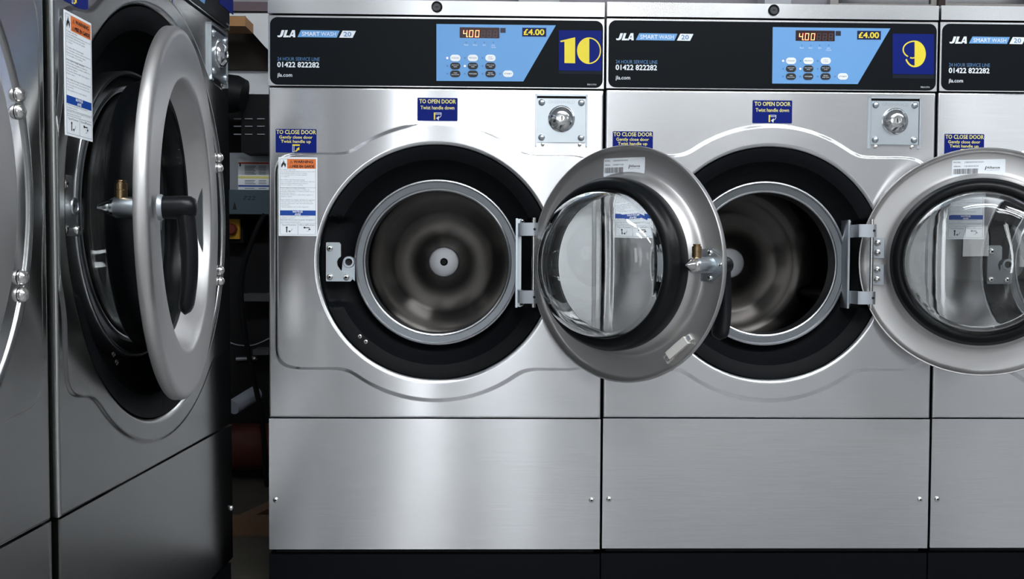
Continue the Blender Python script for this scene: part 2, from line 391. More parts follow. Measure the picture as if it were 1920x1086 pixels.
def control_panel(W, zp, zf, parent, dx=0.0, dz=0.0, led=LEDOFF):
    b = B(); hw = W/2-.0025
    V = lambda x, y: (lambda p: (p[0]+dx, p[1]+dz))(uv(x, y))
    b.box(-hw, hw, -.003, .03, zp+.002, zf, TRIM, .0022, 3)
    xa = uv(507, 100)[0]-(W-.66)/2; xb = uv(1130, 100)[0]+(W-.66)/2; zt = uv(820, 37)[1]+dz; zb = uv(820, 163)[1]+dz
    b.prism(rrect(xa, xb, zb, zt, .0145, 8), -.0038, -.002, FASC, .0003, 1)
    y = -.0041
    lx = -(W-.66)/2-dx
    VL = lambda x, y: (lambda p: (p[0]+lx, p[1]))(V(x, y))
    b.poly([V(818.5, 153), V(981, 154), V(1042, 49), V(818.5, 46.5)], y, BLUEP)
    def T(s_, x0, x1, yb, yt, m_, **k):
        p, q = VL(x0, yb), VL(x1, yt); b.text(s_, p[0], q[0], p[1], q[1], y-k.pop('o', 0), m_, **k)
    for m_, k_, g_ in ((WHITE, 0, [(212,315),(240,315),(224,365),(212,382),(190,388),(170,384),(168,368),(188,370),(196,364)]), (WHITE, 0, [(248,315),(274,315),(256,370),(288,370),(282,388),(226,388)]),
                   (WHITE, 0, [(283,388),(318,315),(346,315),(350,388),(326,388),(326,376),(306,376),(300,388)]), (FASC, .0002, [(313,360),(325,335),(326,360)])):
        b.poly([VL(490+u_/5.43, v_/5.43) for u_, v_ in g_], y-k_, m_)
    b.poly([VL(558.5, 71), VL(632, 72), VL(637.5, 59), VL(565, 58)], y, BLUEP)
    T('SMART', 567, 600, 68.5, 61.5, WHITE, o=.0002, bold=.0001); T('WASH', 602.5, 630.5, 68.8, 61.8, WHITE, o=.0002)
    b.poly([VL(636.5, 72), VL(661.5, 72.5), VL(668, 59.5), VL(643, 59)], y, WHITE)
    T('20', 645, 659, 69.8, 61.6, DBLUE, o=.0002, bold=.0002)
    T('24 HOUR SERVICE LINE', 521, 600, 115, 109.3, DBLUE); T('01422 822282', 521, 599, 127, 118.5, WHITE, bold=.0004, res=3)
    T('jla.com', 521, 548.5, 145, 138.5, WHITE, bold=.00012)
    def TR(s_, x0, x1, yb, yt, m_, **k):
        p, q = V(x0, yb), V(x1, yt); b.text(s_, p[0], q[0], p[1], q[1], y-.0002, m_, **k)
    TR('F8011701', 1101, 1117.5, 161.5, 158.5, WHITE, res=1)
    for s_, x0, x1 in (('Wash', 870, 878), ('Rinse', 887, 895), ('Spin', 905, 911)): TR(s_, x0, x1, 87, 84.5, WHITE, res=1)
    TR('Start', 922, 928, 87.5, 85, WHITE, res=1); TR('Cycle', 920, 930, 91, 88.5, WHITE, res=1)
    # indicator dots of the blue field
    o = link('control_panel', b, parent, 30)
    d = B()
    p0, p1 = V(862, 72.5), V(936.5, 53.5)
    d.prism(rrect(p0[0], p1[0], p0[1], p1[1], .001, 3), y-.0004, y+.001, DISPM)
    x = V(868, 60)[0]; zz = V(868, 71.2)[1]; hh = V(868, 58)[1]-zz; st = (V(925, 60)[0]-x)/5.05; wd = st*.66
    for k, ch in enumerate('400888'):
        seg_digit(d, x+st*k, zz, wd, hh, SEG[ch] if k < 3 else SEG['8'], REDE if k < 3 else SEGOFF, y-.0006)
    d.rect(x+wd+.0003, x+wd+.0018, zz, zz+.0015, y-.0007, REDE)
    link('price_display', d, o)
    d = B(); p0, p1 = V(938, 63), V(948, 54); d.box(p0[0], p1[0], y-.0004, y+.0005, p0[1], p1[1], mat('sensor_window', (.02, .02, .04, 1), .3)); link('sensor_window', d, o)
    d = B(); p0, p1 = V(979, 70), V(1024, 54); d.box(p0[0], p1[0], y-.0004, y+.0005, p0[1], p1[1], NAVYD)
    q0, q1 = V(982, 66.8), V(1020, 57); d.text('£4.00', q0[0], q1[0], q0[1], q1[1], y-.0006, YEL, bold=.0005, res=4)
    link('price_label', d, o)
    names = [[('', WHITEB, ''), ('', WHITEB, ''), ('', WHITEB, '')],
             [('FAST HOT', BLKP, 'WASH'), ('FAST WARM', BLKP, 'WASH'), ('FAST COLD', BLKP, 'WASH')],
             [('WARM', BLKP, 'DELICATES'), ('WOOLLENS', BLKP, ''), ('RINSE', BLKP, 'AND SPIN'), ('START', WHITEB, '')]]
    GT = [('STANDARD', ''), ('PRE-WASH', ''), ('HEAVY', 'SOILED')]
    for r in range(3):
        for c, (t1, bm_, t2) in enumerate(names[r]):
            px, py = 853.8+c*32.9, (110.3, 125.2, 139.8)[r]
            cx, cz = V(px, py); d = B(); hw2, hh2 = .0100, .0064
            d.prism(rrect(cx-hw2, cx+hw2, cz-hh2, cz+hh2, .0063, 6), y-.0009, y+.001, bm_, .0004, 2)
            ty = y-.0012; tm = WHITE
            if bm_ is WHITEB: tm = GREYP
            if t1 == 'START': tm = BLKP
            if r == 0: t1, t2 = GT[c]
            if t1 and t2:
                w1 = .0011*len(t1)*.75; w2 = .0011*len(t2)*.75
                d.text(t1, cx-w1, cx+w1, cz+.0006, cz+.0026, ty, tm, res=1); d.text(t2, cx-w2, cx+w2, cz-.0027, cz-.0007, ty, tm, res=1)
            elif t1:
                w1 = .0075; d.text(t1, cx-w1, cx+w1, cz-.0013, cz+.0013, ty, tm, res=2)
            link('wash_button', d, o)
            q = V(px-15, py); on = (r, c) in ((0, 0), (1, 1)); d = B(); d.prism([(q[0]+.0016*math.cos(t*PI/6), q[1]+.0016*math.sin(t*PI/6)) for t in range(12)], y-.0005, y+.0005, PINKE if on else led); link('indicator_light', d, o)
    for px in (874, 891, 908, 925):
        q = V(px, 81); d = B(); d.prism([(q[0]+.0014*math.cos(t*PI/6), q[1]+.0014*math.sin(t*PI/6)) for t in range(12)], y-.0005, y+.0005, led); link('indicator_light', d, o)
    return o

def number_label(parent, which, y=-.0044, dx=0, dz=0):
    b = B()
    if which == 9: V = lambda x, yy: uv(x, yy, .99, .0015)
    else: V = lambda x, yy: (uv(x, yy)[0]+dx, uv(x, yy)[1]+dz)
    c = [V(*p) for p in (((1047.5, 133), (1127.5, 134), (1127.5, 58.5), (1047.5, 57.5)) if which != 9 else ((1672, 139.5), (1749.5, 140.5), (1749.5, 65), (1672, 64)))]
    b.prism(c, y, y+.001, NAVY)
    yy = y-.0002
    def arc(cx_, cy_, rx, ry, a0, a1, th, n=24):
        o = [(cx_+rx*math.cos(math.radians(a0+(a1-a0)*i/n)), cy_-ry*math.sin(math.radians(a0+(a1-a0)*i/n))) for i in range(n+1)]
        q = [(cx_+(rx-th)*math.cos(math.radians(a0+(a1-a0)*i/n)), cy_-(ry-th)*math.sin(math.radians(a0+(a1-a0)*i/n))) for i in range(n+1)]
        for i in range(n): b.poly([V(*q[i]), V(*o[i]), V(*o[i+1]), V(*q[i+1])], yy, YEL)
    if which == 10 or which == 1:
        b.poly([V(*p) for p in ((1058, 119), (1078, 119.5), (1078, 71), (1050, 77.5), (1051, 80), (1058, 79))], yy, YEL)
    if which == 10:
        b.poly([V(1104.5-23*math.sin(math.radians(t)), 96-25*math.cos(math.radians(t))) for t in range(0, 181, 6)][::1], yy, YEL)
        arc(1103.5, 96, 23, 25, -90, 90, 2.2)
    if which == 9:
        b.poly([V(1713+21*math.sin(math.radians(t)), 102+25*math.cos(math.radians(t))) for t in range(0, 181, 6)], yy, YEL)
        arc(1713, 94, 22.5, 17, 90, 235, 2.4); arc(1709, 94, 14, 17, 250, 290, 2.4)
        arc(1713, 102, 19, 25, 205, 270, 3.0)
    if which in (10, 9):
        e = [V(*p) for p in (((1047, 139), (1128, 140), (1128, 134.3), (1047, 133.5)) if which == 10 else ((1672, 147.5), (1750, 148.5), (1750, 141), (1672, 140)))]
        b.prism(e, y+.0003, y+.001, mat('clear_film_edge', (.012, .016, .024, 1), .5, spec=.1))
    return link('number_label', b, parent)

def coin_lock(x0, x1, z0, z1, parent):
    b = B(); t = .0022
    b.box(x0-.003, x0, -.0055, .004, z0-.008, z1+.004, ZINC, .0006, 1); b.box(x1, x1+.003, -.0055, .004, z0-.008, z1+.004, ZINC, .0006, 1)
    b.box(x0-.003, x1+.003, -.0055, .004, z1, z1+.0035, ZINC, .0006, 1)
    b.rect(x0, x1, z1-.0045, z1, -.0009, DARK)
    b.box(x0+.001, x1-.001, -.004, .002, z0, z1-.0045, ZINC, .0008, 1)
    mx = (x0+x1)/2
    b.text('GREENWALD', mx-.026, mx+.026, z1-.0145, z1-.0085, -.0043, ZINC2, res=2)
    for q in (x0+.012, x1-.012): b.lathe([(.0035, -.001), (.0035, -.003), (.0014, -.004), (.0001, -.0042)], (q, z0-.004), SCREW, 14)
    o = link('coin_lock_plate', b, parent, 30)
    for q in (x0+.0095, x1-.0095):
        for r in (z0+.0095, z1-.0125):
            d = B(); d.lathe([(.0066, -.0038), (.0066, -.005), (.0055, -.0072), (.0032, -.0085), (.0001, -.009)], (q, r), ZINC, 24); link('dome_screw', d, o)
    d = B(); cz = z0+.046
    d.lathe([(.0265, -.0038), (.0262, -.0055), (.025, -.006), (.0235, -.007), (.023, -.0105), (.0215, -.0125), (.0145, -.0175), (.013, -.0185), (.0062, -.019), (.0058, -.0185)], (mx, cz), POL, 64)
    d.lathe([(.0058, -.0185), (.0055, -.0172), (.0001, -.0172)], (mx, cz), SCREW, 24)
    d.box(mx-.0009, mx+.0009, -.0178, -.017, cz-.0042, cz+.0042, DARK)
    link('lock_barrel', d, o)
    return o

def make_door(hc, Rd, k, pin, off, parent, handle_len, yin=0):
    """closed door: disc centred on the hole, lip plane at y = pin_y - off; +y looks into the drum.
       the object's origin is the hinge pin"""
    px, py = pin; L = py-off; o0 = (px, py, hc[1]); C = hc
    b = B()
    rm = lambda r: r if (k < 1.1 or r > .158) else (.158-(.158-r)*.6 if r > .12 else r*.1352/.12)
    P = lambda a: [(rm(r)*k, L+y) for r, y in a]
    R = Rd/k
    prof = P([(.1335, .020), (.137, .016), (.147, .003), (.1545, -.009), (.158, -.0150), (.1600, -.0180), (.163, -.0186), (R-.010, -.0190), (R-.006, -.0182), (R-.0028, -.0160), (R-.0008, -.0125), (R, -.008), (R, -.001),
              (R-.0008, 0), (R-.0026, -.0005), (R-.003, -.003), (R-.0038, -.0100), (R-.007, -.0145), (R-.011, -.0160), (.176, -.0160), (.170, -.0155), (.1665, -.0135), (.1640, -.006), (.1615, .000), (.157, .006), (.1500, .011), (.1400, .0185), (.1335, .0225)])
    b.lathe(prof, C, DOORST, 160, loop=True)
    door = link('door', b, parent, 55, origin=o0)
    def sub(name, bb, ang=40):
        o = link(name, bb, None, ang, origin=o0); o.parent = door; o.location = (0, 0, 0); return o
    g = B(); g.lathe(P([(.1335, .019), (.146, .010), (.1545, .010), (.1565, .018), (.1565, .034), (.1545, .041), (.1525, .043), (.1515, .050), (.147, .056), (.141, .0588), (.136, .058), (.1325, .055), (.1318, .050), (.1330, .044)]), C, RUB, 160, loop=True)
    sub('gasket', g, 60)
    g = B()
    outer = [(.1325, -.002), (.1325, .020), (.1315, .040), (.1290, .054), (.1240, .066), (.1150, .0755), (.1000, .0820), (.080, .0860), (.050, .0890), (.02, .0902), (.0002, .0905)]
    inner = [(.0002, .0855), (.02, .0852), (.05, .0840), (.078, .0812), (.097, .0772), (.1110, .0710), (.1190, .0625), (.1240, .0520), (.1265, .040), (.1275, .020), (.1275, -.002)]
    g.lathe([(r_, y_+.022) for r_, y_ in P(outer+inner)], C, GLASS, 128, loop=True)
    bmesh.ops.remove_doubles(g.bm, verts=g.bm.verts[:], dist=.0006*k)
    bmesh.ops.recalc_face_normals(g.bm, faces=g.bm.faces[:])
    sub('door_glass', g, 80)
    # handle on the outside
    hx = C[0]-.186*k; hz = C[1]; y0 = L-.019*k
    g = B()
    g.lathe([(.0172, y0+.001), (.0172, y0-.003), (.0155, y0-.005)], (hx, hz), ZINC2, 32)
    st = [(hx, y0-.002, hz), (hx, y0-.016, hz), (hx, y0-.030, hz), (hx, y0-.040, hz), (hx, y0-.046, hz), (hx, y0-.0475, hz)]
    g.sweep(st, [.0148, .0152, .0158, .0150, .0115, .006], HANDM, 28)
    n = 30; pts = []; rr = []
    for i in range(n+1):
        t = i/n; z = hz+.006-(handle_len+.006)*t
        yy = y0-.031-.012*math.sin(t*PI*.75)+.010*t
        pts.append((hx+.006*t, yy, z)); s_ = math.sin(min(1, t*9+.25)*PI/2)*math.sqrt(max(0, 1-max(0, (t-.89)/.11)**2))
        rr.append((max(.001, (.0125+.0045*sstep(.1, .8, t))*s_), max(.001, (.0125-.003*t)*s_)))
    g.sweep(pts, rr, HANDM, 20)
    sub('handle', g, 50)
    # latch mechanism on the inside
    yi = L-.0157
    g = B(); cx = C[0]-.180*k; zc = C[1]
    q = [(cx+.031, -.028), (cx+.031, .028), (cx-.006, .028), (cx-.030, .010), (cx-.030, -.010), (cx-.006, -.028)]
    g.prism([(x, zc+z) for x, z in reversed(q)], yi, yi+.003, ZINC, 0)
    g.prism([(x*.93+cx*.07, zc+z*.92) for x, z in reversed(q)], yi+.003, yi+.0045, ZINC, 0)
    for x, z in ((cx-.003, .0215), (cx-.003, -.0215), (cx-.024, 0)):
        g.lathe([(.0045, yi+.004), (.0045, yi+.0065), (.003, yi+.0078), (.0001, yi+.008)], (x, zc+z), SCREW, 14)
        g.lathe([(.0014, yi+.0081), (.0001, yi+.0082)], (x, zc+z), DARK, 8)
    sub('latch_plate', g, 30)
    g = B(); hx2 = cx+.0
    g.lathe([(.0150, yi+.004), (.0142, yi+.008), (.0142, yi+.048), (.0132, yi+.050)], (hx2, zc), ZINC, 40)
    g.lathe([(.0132, yi+.050), (.0115, yi+.054), (.0095, yi+.055), (.0085, yi+.059), (.004, yi+.068), (.0028, yi+.071), (.0001, yi+.072)], (hx2, zc), SCREW, 40)
    sub('latch_bolt', g, 30)
    g = B()
    def vcyl(prof2, x, y, z, m_, n2=28):
        vs = [(x+r*math.cos(2*PI*i/n2), y+r*math.sin(2*PI*i/n2), z+h) for r, h in prof2 for i in range(n2)]
        fs = [(j*n2+i, j*n2+(i+1) % n2, (j+1)*n2+(i+1) % n2, (j+1)*n2+i) for j in range(len(prof2)-1) for i in range(n2)]
        fs.append(tuple((len(prof2)-1)*n2+i for i in range(n2)))
        g.add(vs, fs, m_)
    vcyl([(.0080, .010), (.0082, .015), (.0082, .021), (.0078, .0215), (.0078, .0225), (.0082, .023), (.0082, .031), (.0074, .032)], hx2, yi+.041, zc, BRASS)
    vcyl([(.0060, .032), (.0060, .034), (.0068, .0345), (.0066, .0355), (.0001, .036)], hx2, yi+.041, zc, BRASS)
    sub('brass_sleeve', g, 30)
    # magnet switch
    g = B(); a = math.radians(231); r = .190*k
    g.T = Matrix.Translation((C[0]+r*math.cos(a), yi, C[1]+r*math.sin(a))) @ Matrix.Rotation(-(a-PI/2), 4, 'Y') @ Matrix.Diagonal((-1, 1, 1, 1))
    g.box(-.026, .022, 0, .010, -.0085, .0065, SWW, .0012, 2)
    g.box(.018, .034, 0, .004, -.0065, .0085, SWW, .0010, 2); g.box(-.034, -.024, 0, .004, -.0075, .004, SWW, .0010, 2)
    for x in (.028, -.030): g.lathe([(.0045, .004), (.0042, .0058), (.002, .0062), (.0001, .0058)], (x, .001 if x > 0 else -.002), ZINC2, 16)
    sub('magnet_switch', g, 30)
    # hinge leaves
    for s_ in (1, -1):
        g = B(); zc2 = C[1]+s_*.0265*k; h2 = .0200*k
        x1, x0 = px+.009*k, px-.021*k
        pts = []
        cr = .011*k
        for i in range(7):
            t = math.radians(90*i/6)
            pts.append((x1-cr+cr*math.sin(t), zc2-s_*(h2-cr+cr*math.cos(t))))
        pts += [(x1, zc2+s_*h2), (x0, zc2+s_*h2), (x0, zc2-s_*h2)]
        if s_ < 0: pts = pts[::-1]
        g.prism(pts, yi+.001, yi+.010*k, ZINC2, .0006, 1)
        for z in (-.0095*k, .0095*k):
            for pr in ([(.0062*k, 0), (.0062*k, .001), (.0040*k, .0018), (.0040*k, .0012)], [(.0036*k, .0012), (.0032*k, .0045), (.0022*k, .006), (.0001, .0062)]):
                g.lathe([(r_, yi+.010*k+y_) for r_, y_ in pr], (px-.0085*k, zc2+z), SCREW, 18)
        sub('hinge_leaf', g, 30)
    return door

def machine(sp, label, cat='washing machine'):
    W, zb, zs, zp, zf, zt = sp['W'], sp['zb'], sp['zs'], sp['zp'], sp['zf'], sp['zt']
    hc, R, k = sp['hc'], sp['R'], sp['k']; D = sp['D']; hw = W/2-.0025
    t = thing('washing_machine', label, cat)
    # cabinet
    b = B(); y0 = .022
    b.box(-hw+.001, -hw+.0025, y0, D, zb, zt-.03, SIDEM); b.box(hw-.0025, hw-.001, y0, D, zb, zt-.03, SIDEM)
    b.box(-hw+.003, hw-.003, D-.002, D, zb, zt-.03, SIDEM); b.box(-hw+.003, hw-.003, y0, D-.003, zb, zb+.002, SIDEM)
    b.box(-hw+.003, hw-.003, .0225, .024, zs-.012, zs+.012, GAPM); b.box(-hw+.003, hw-.003, .0305, .032, zp-.012, zp+.012, GAPM)
    b.box(-hw+.003, hw-.003, .0305, .032, zf-.012, zf+.012, GAPM)
    for q in (-1, 1): b.box(min(q*hw*.975, q*(hw-.003)), max(q*hw*.975, q*(hw-.003)), .024, .0255, zb, zt-.03, GAPM)
    link('cabinet', b, t, 30)
    # lid
    b = B(); b.box(-hw, hw, -.006, D, zf+.0035, zt, TRIM, .004, 3); lid = link('lid', b, t, 30)
    g = B(); q = sp['lock']
    g.lathe([(.0108, -.0055), (.0108, -.0085), (.0098, -.0098), (.0085, -.0090), (.0075, -.0088)], q, HANDM, 32)
    g.lathe([(.0075, -.0088), (.0072, -.0076), (.0001, -.0076)], q, mat('lock_core', (.06, .06, .065, 1), .35, .6), 24)
    g.box(q[0]-.003, q[0]+.003, -.0082, -.0075, q[1]-.0008, q[1]+.0008, DARK); link('lid_lock', g, lid)
    # detergent box on the lid
    g = B(); x0, x1 = sp['soap']; g.box(x0, x1, .10, .26, zt+.0002, zt+.0075, mat('grey_dispenser', srgb(118, 120, 128), .35), .003, 2)
    link('dispenser_cover', g, t, 30)
    cp = control_panel(W, zp, zf, t, sp['cdx'], zp-1.02456, sp.get('led', LEDOFF))
    front_panel(W, zs+.0008, zp, hc, R, sp['ew'], sp['et'], sp['eb'], sp['er'], t)
    # lower panel
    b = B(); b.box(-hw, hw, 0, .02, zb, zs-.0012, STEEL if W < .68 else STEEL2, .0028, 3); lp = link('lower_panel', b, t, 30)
    for x in sp['screws']:
        g = B(); g.screw(x, sp['sz'], 0, .0055); link('panel_screw', g, lp)
    b = B(); b.box(-hw-.001, hw+.001, .004, D-.02, 0, .1035, PLIN, .0012, 2); b.box(-hw+.01, hw-.01, .02, D-.03, .1035, zb, GAPM); link('plinth', b, t, 30)
    # opening
    ri = .1655*k
    ds = door_surround(hc, R, ri, t, k)
    for x, z in sp['rivets']:
        g = B(); g.T = Matrix.Translation((x, 0, z))
        rr = math.hypot(x-hc[0], z-hc[1]); y_ = .0062
        g.lathe([(.0040, y_+.001), (.0040, y_-.0008), (.0032, y_-.0014), (.0018, y_-.0014), (.0016, y_)], (0, 0), SCREW, 18); g.lathe([(.0016, y_-.0006), (.0001, y_-.0006)], (0, 0), DARK, 8)
        link('rivet', g, ds)
    b = B()
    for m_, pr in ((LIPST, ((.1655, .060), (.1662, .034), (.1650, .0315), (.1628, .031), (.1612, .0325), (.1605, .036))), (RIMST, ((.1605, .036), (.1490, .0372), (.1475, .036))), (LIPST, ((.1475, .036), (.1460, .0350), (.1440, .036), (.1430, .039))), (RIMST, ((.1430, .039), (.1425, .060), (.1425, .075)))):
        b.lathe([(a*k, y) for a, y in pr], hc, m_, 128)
    link('drum_rim', b, t, 35)
    b = B(); yb = .335
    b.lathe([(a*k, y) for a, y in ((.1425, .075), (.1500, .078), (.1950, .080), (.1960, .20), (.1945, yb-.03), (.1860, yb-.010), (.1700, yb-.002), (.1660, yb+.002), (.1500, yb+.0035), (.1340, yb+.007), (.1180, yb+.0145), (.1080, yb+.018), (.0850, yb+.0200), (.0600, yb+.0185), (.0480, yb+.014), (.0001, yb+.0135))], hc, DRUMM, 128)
    dr = link('drum', b, t, 50, origin=(hc[0], 0, hc[1]))
    for j in range(3):
        a = math.radians(90+120*j+8); g = B(); c_, s_ = math.cos(a), math.sin(a)
        g.T = Matrix.Translation((hc[0], 0, hc[1])) @ Matrix.Rotation(-a, 4, 'Y')
        vs = []; fs = []
        for y in (.085, yb-.012):
            for u, r in ((-.028, .195), (-.014, .175), (0, .168), (.014, .175), (.028, .195)): vs.append((r*k, y, u*k))
        for i in range(4): fs.append((i, i+1, i+6, i+5))
        fs += [(0, 1, 2, 3, 4), (9, 8, 7, 6, 5)]
        g.add(vs, fs, DRUMM); link('drum_lifter', g, dr, 60, origin=(hc[0], 0, hc[1])).location = (0, 0, 0)
    g = B(); g.lathe([(.0350*k, yb+.014), (.0350*k, yb-.002), (.0335*k, yb-.0045), (.0300*k, yb-.0055), (.0090*k, yb-.0055), (.0085*k, yb-.003)], hc, HUBM, 48)
    g.lathe([(.0085*k, yb-.003), (.0001, yb-.003)], hc, DARK, 24); g.lathe([(.0055*k, yb-.003), (.0050*k, yb-.008), (.0025*k, yb-.008), (.0020*k, yb-.004), (.0001, yb-.004)], hc, HANDM, 16)
    link('drum_hub', g, dr, 35, origin=(hc[0], 0, hc[1])).location = (0, 0, 0)
    # strike plate (hooked, three screws)
    g = B(); lx, lz = hc[0]-.2165*k if k < 1.1 else hc[0]-.226*k, hc[1]
    yl = .010
    hook = [(0, -.0385), (.046, -.0385), (.0495, -.035), (.0495, -.031), (.044, -.0245), (.038, -.0225), (.031, -.020), (.026, -.015), (.0215, -.008), (.0200, 0), (.0225, .0065), (.0278, .011), (.0278, .035), (.0245, .0385), (0, .0385), (-.0015, .037), (-.0015, -.037)]
    g.prism([(lx+x, lz+z) for x, z in hook], yl, yl+.005, ZINC, .0006, 1)
    g.prism([(lx+x, lz+z) for x, z in ((.028, -.022), (.040, -.0255), (.054, -.038), (.054, .0), (.030, .0))], yl+.008, yl+.013, ZINC, 0)
    g.lathe([(.0066, yl+.012), (.0066, yl+.004), (.0075, yl+.003), (.0108, yl+.003), (.0118, yl+.0045), (.0118, yl+.016)], (lx+.0425, lz+.0), ZINC, 36)
    g.lathe([(.0066, yl+.0076), (.0001, yl+.0076)], (lx+.0425, lz), DARK, 20)
    g.box(lx+.002, lx+.0185, yl+.0055, yl+.022, lz-.036, lz+.036, ZINC2)
    lt = link('strike_plate', g, t, 30)
    for x, z in ((.0060, .0265), (.0060, -.030), (.0385, -.0305)):
        g = B(); g.screw(lx+x, lz+z, yl, .0064); link('plate_screw', g, lt)
    # hinge bracket
    px, py = sp['pin']; g = B()
    x0 = px-.030*k
    g.box(x0-.004, x0, .0, .040, hc[1]-.088*k, hc[1]+.088*k, ZINC, .0008, 1); g.box(x0, x0+.008*k, .030, .034, hc[1]-.088*k, hc[1]+.088*k, ZINC)
    for s_ in (1, -1):
        zc = hc[1]+s_*.0655*k; hh = .0125*k
        pts = [(x0, .020), (x0, .004), (x0+.003, py-.004), (x0+.010*k, py-.008), (px, py-.0085)]
        for i in range(9):
            a = math.radians(-90+180*i/8); pts.append((px+.0085*math.cos(a), py+.0085*math.sin(a)))
        pts += [(px-.004, py+.0085), (x0+.012, py+.010), (x0+.008, .012), (x0+.006, .020)]
        n = len(pts)
        vs = [(p[0], p[1], zc-hh) for p in pts]+[(p[0], p[1], zc+hh) for p in pts]
        g.add(vs, [tuple(reversed(range(n))), tuple(range(n, 2*n))]+[(i, (i+1) % n, (i+1) % n+n, i+n) for i in range(n)], ZINC2)
        g.lathe([(.0026, py-.0088), (.0001, py-.0088)], (px+.001, zc+s_*.0), DARK, 12)
        g.screw(x0+.010, hc[1]+s_*.083*k, .029, .005)
    hb = link('hinge_bracket', g, t, 30)
    if sp.get('hbolts'):
        g = B(); g.lathe([(R-.026, .0045), (R-.0258, .0020), (R-.0012, .0015), (R-.001, .0045)], hc, STEEL, 60, math.radians(-62), math.radians(62)); link('hinge_cover', g, t, 30)
    g = B(); g.sweep([(px, py, hc[1]-.086*k), (px, py, hc[1]+.088*k)], [.0036, .0036], SCREW, 14); link('hinge_pin', g, hb)
    for x, z in sp.get('hbolts', ()):
        g = B(); g.lathe([(.0090, .001), (.0090, -.0005), (.0078, -.0045), (.0045, -.0070), (.0001, -.0078)], (x, z), SCREW, 24); link('hinge_bolt', g, hb)
    d = make_door(hc, sp['Rd'], k, sp['pin'], sp['off'], t, sp['hl'])
    x0, x1, z0, z1 = sp['coin']; coin_lock(x0, x1, z0, z1, t)
    label_open(*sp['lo'], t); label_close(*sp['lc'], t); label_warning(*sp['lw'], t)
    return t, d, cp

a_, b_ = uv(782.5, 226.5), uv(858, 184); c_, d_ = uv(517, 286), uv(593.5, 242.5); e_ = uv(523, 295)
SM = dict(W=.66, zb=.115, zs=.3764, zp=1.0252, zf=1.1630, zt=1.1945, hc=(.0006, .6845), R=.2300, k=1.0, D=.74, cdx=0,
          lock=uv(819.5, 14.5), soap=(-.215, -.15), ew=.3118, et=.8953, eb=.4755, er=.2722, screws=(uv(517, 937)[0], uv(1109, 939)[0]), sz=.2135,
          rivets=(uv(674, 631.5), uv(685, 641.5)), pin=(.1908, -.035), off=.022, Rd=.2162, hl=.130,
          coin=(uv(1006, 272)[0], uv(1098, 272)[0], uv(1050, 267.5)[1], uv(1050, 181)[1]),
          lo=((a_[0]+b_[0])/2, (a_[1]+b_[1])/2, b_[0]-a_[0], b_[1]-a_[1]), lc=((c_[0]+d_[0])/2, (c_[1]+d_[1])/2, d_[0]-c_[0], d_[1]-c_[1]), lw=(e_[0], e_[1]))
m10, door10, cp10 = machine(SM, 'stainless steel washing machine with the yellow number 10 on its control panel')
m10['group'] = 'washing machines in the row facing the camera'
m10.location = (.33, 0, 0)
m9 = copy_tree(m10); m9.location = (.99, 0, .0015); m9['label'] = 'stainless steel washing machine with the yellow number 9 on its control panel'
m8 = copy_tree(m10); m8.location = (1.65, 0, .0023); m8['label'] = 'partly cropped stainless steel washing machine at the right edge, right of number 9'
def child(o, n): return [c for c in o.children if c.name.split('.')[0] == n][0]
def swing(o, deg, dz=0): d = child(o, 'door'); d.rotation_euler = (0, 0, math.radians(deg)); d.location.z += dz
swing(m10, 180-44.29, -.0006); swing(m9, 180-25.9, .006); swing(m8, 180-26)
number_label(cp10, 10); number_label(child(m9, 'control_panel'), 9)
for mm, a in ((m10, ('JCE820NWWVXU40G000', '1304301025', .03)), (m9, ('JCE820NWWVXU40G000', '1304030524', .01))):
    dd = child(mm, 'door')
    o = label_serial(None, .0006+.004, 6845e-4+.178, -.035-.022-.0155, *a)
    o.data.transform(Matrix.Translation(-Vector((.1908, -.035, .6845)))); o.parent = dd

# the taller machines of the left row
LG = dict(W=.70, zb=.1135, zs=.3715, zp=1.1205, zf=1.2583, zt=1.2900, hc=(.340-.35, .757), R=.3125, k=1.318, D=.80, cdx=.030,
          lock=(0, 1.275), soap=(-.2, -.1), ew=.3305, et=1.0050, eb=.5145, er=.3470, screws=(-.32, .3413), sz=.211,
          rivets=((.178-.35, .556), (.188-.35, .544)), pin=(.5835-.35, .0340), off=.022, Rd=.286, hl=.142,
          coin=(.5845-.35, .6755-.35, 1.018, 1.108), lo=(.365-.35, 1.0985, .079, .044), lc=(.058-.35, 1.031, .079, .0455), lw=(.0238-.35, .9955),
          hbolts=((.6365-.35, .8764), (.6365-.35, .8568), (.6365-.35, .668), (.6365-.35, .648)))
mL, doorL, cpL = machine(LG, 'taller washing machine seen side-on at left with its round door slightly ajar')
mL['group'] = 'taller washing machines in the left row'
mN = copy_tree(mL); mN['label'] = 'nearest washing machine, cropped by the left edge of the photo'
PSI, TILT = .0436, .0066
def place_left(o, s0, n0):
    Sd = Vector((math.sin(PSI), math.cos(PSI), 0)); Nd = Vector((math.cos(PSI), -math.sin(PSI), 0))
    base = Vector((-.0909, -.7439, 0)) + Sd*s0 + Nd*(n0+TILT*.68)
    # local x -> Sd, local -y -> Nd
    M_ = Matrix(((Sd.x, -Nd.x, 0, base.x), (Sd.y, -Nd.y, 0, base.y), (0, 0, 1, 0), (0, 0, 0, 1)))
    Rt = Matrix.Rotation(-TILT, 4, 'X')
    o.matrix_world = M_ @ Rt
place_left(mL, .35, 0); place_left(mN, .35-.704, -.007)
swing(mL, 8.8); swing(mN, 0)
number_label(cpL, 1, dx=.045, dz=.0955)

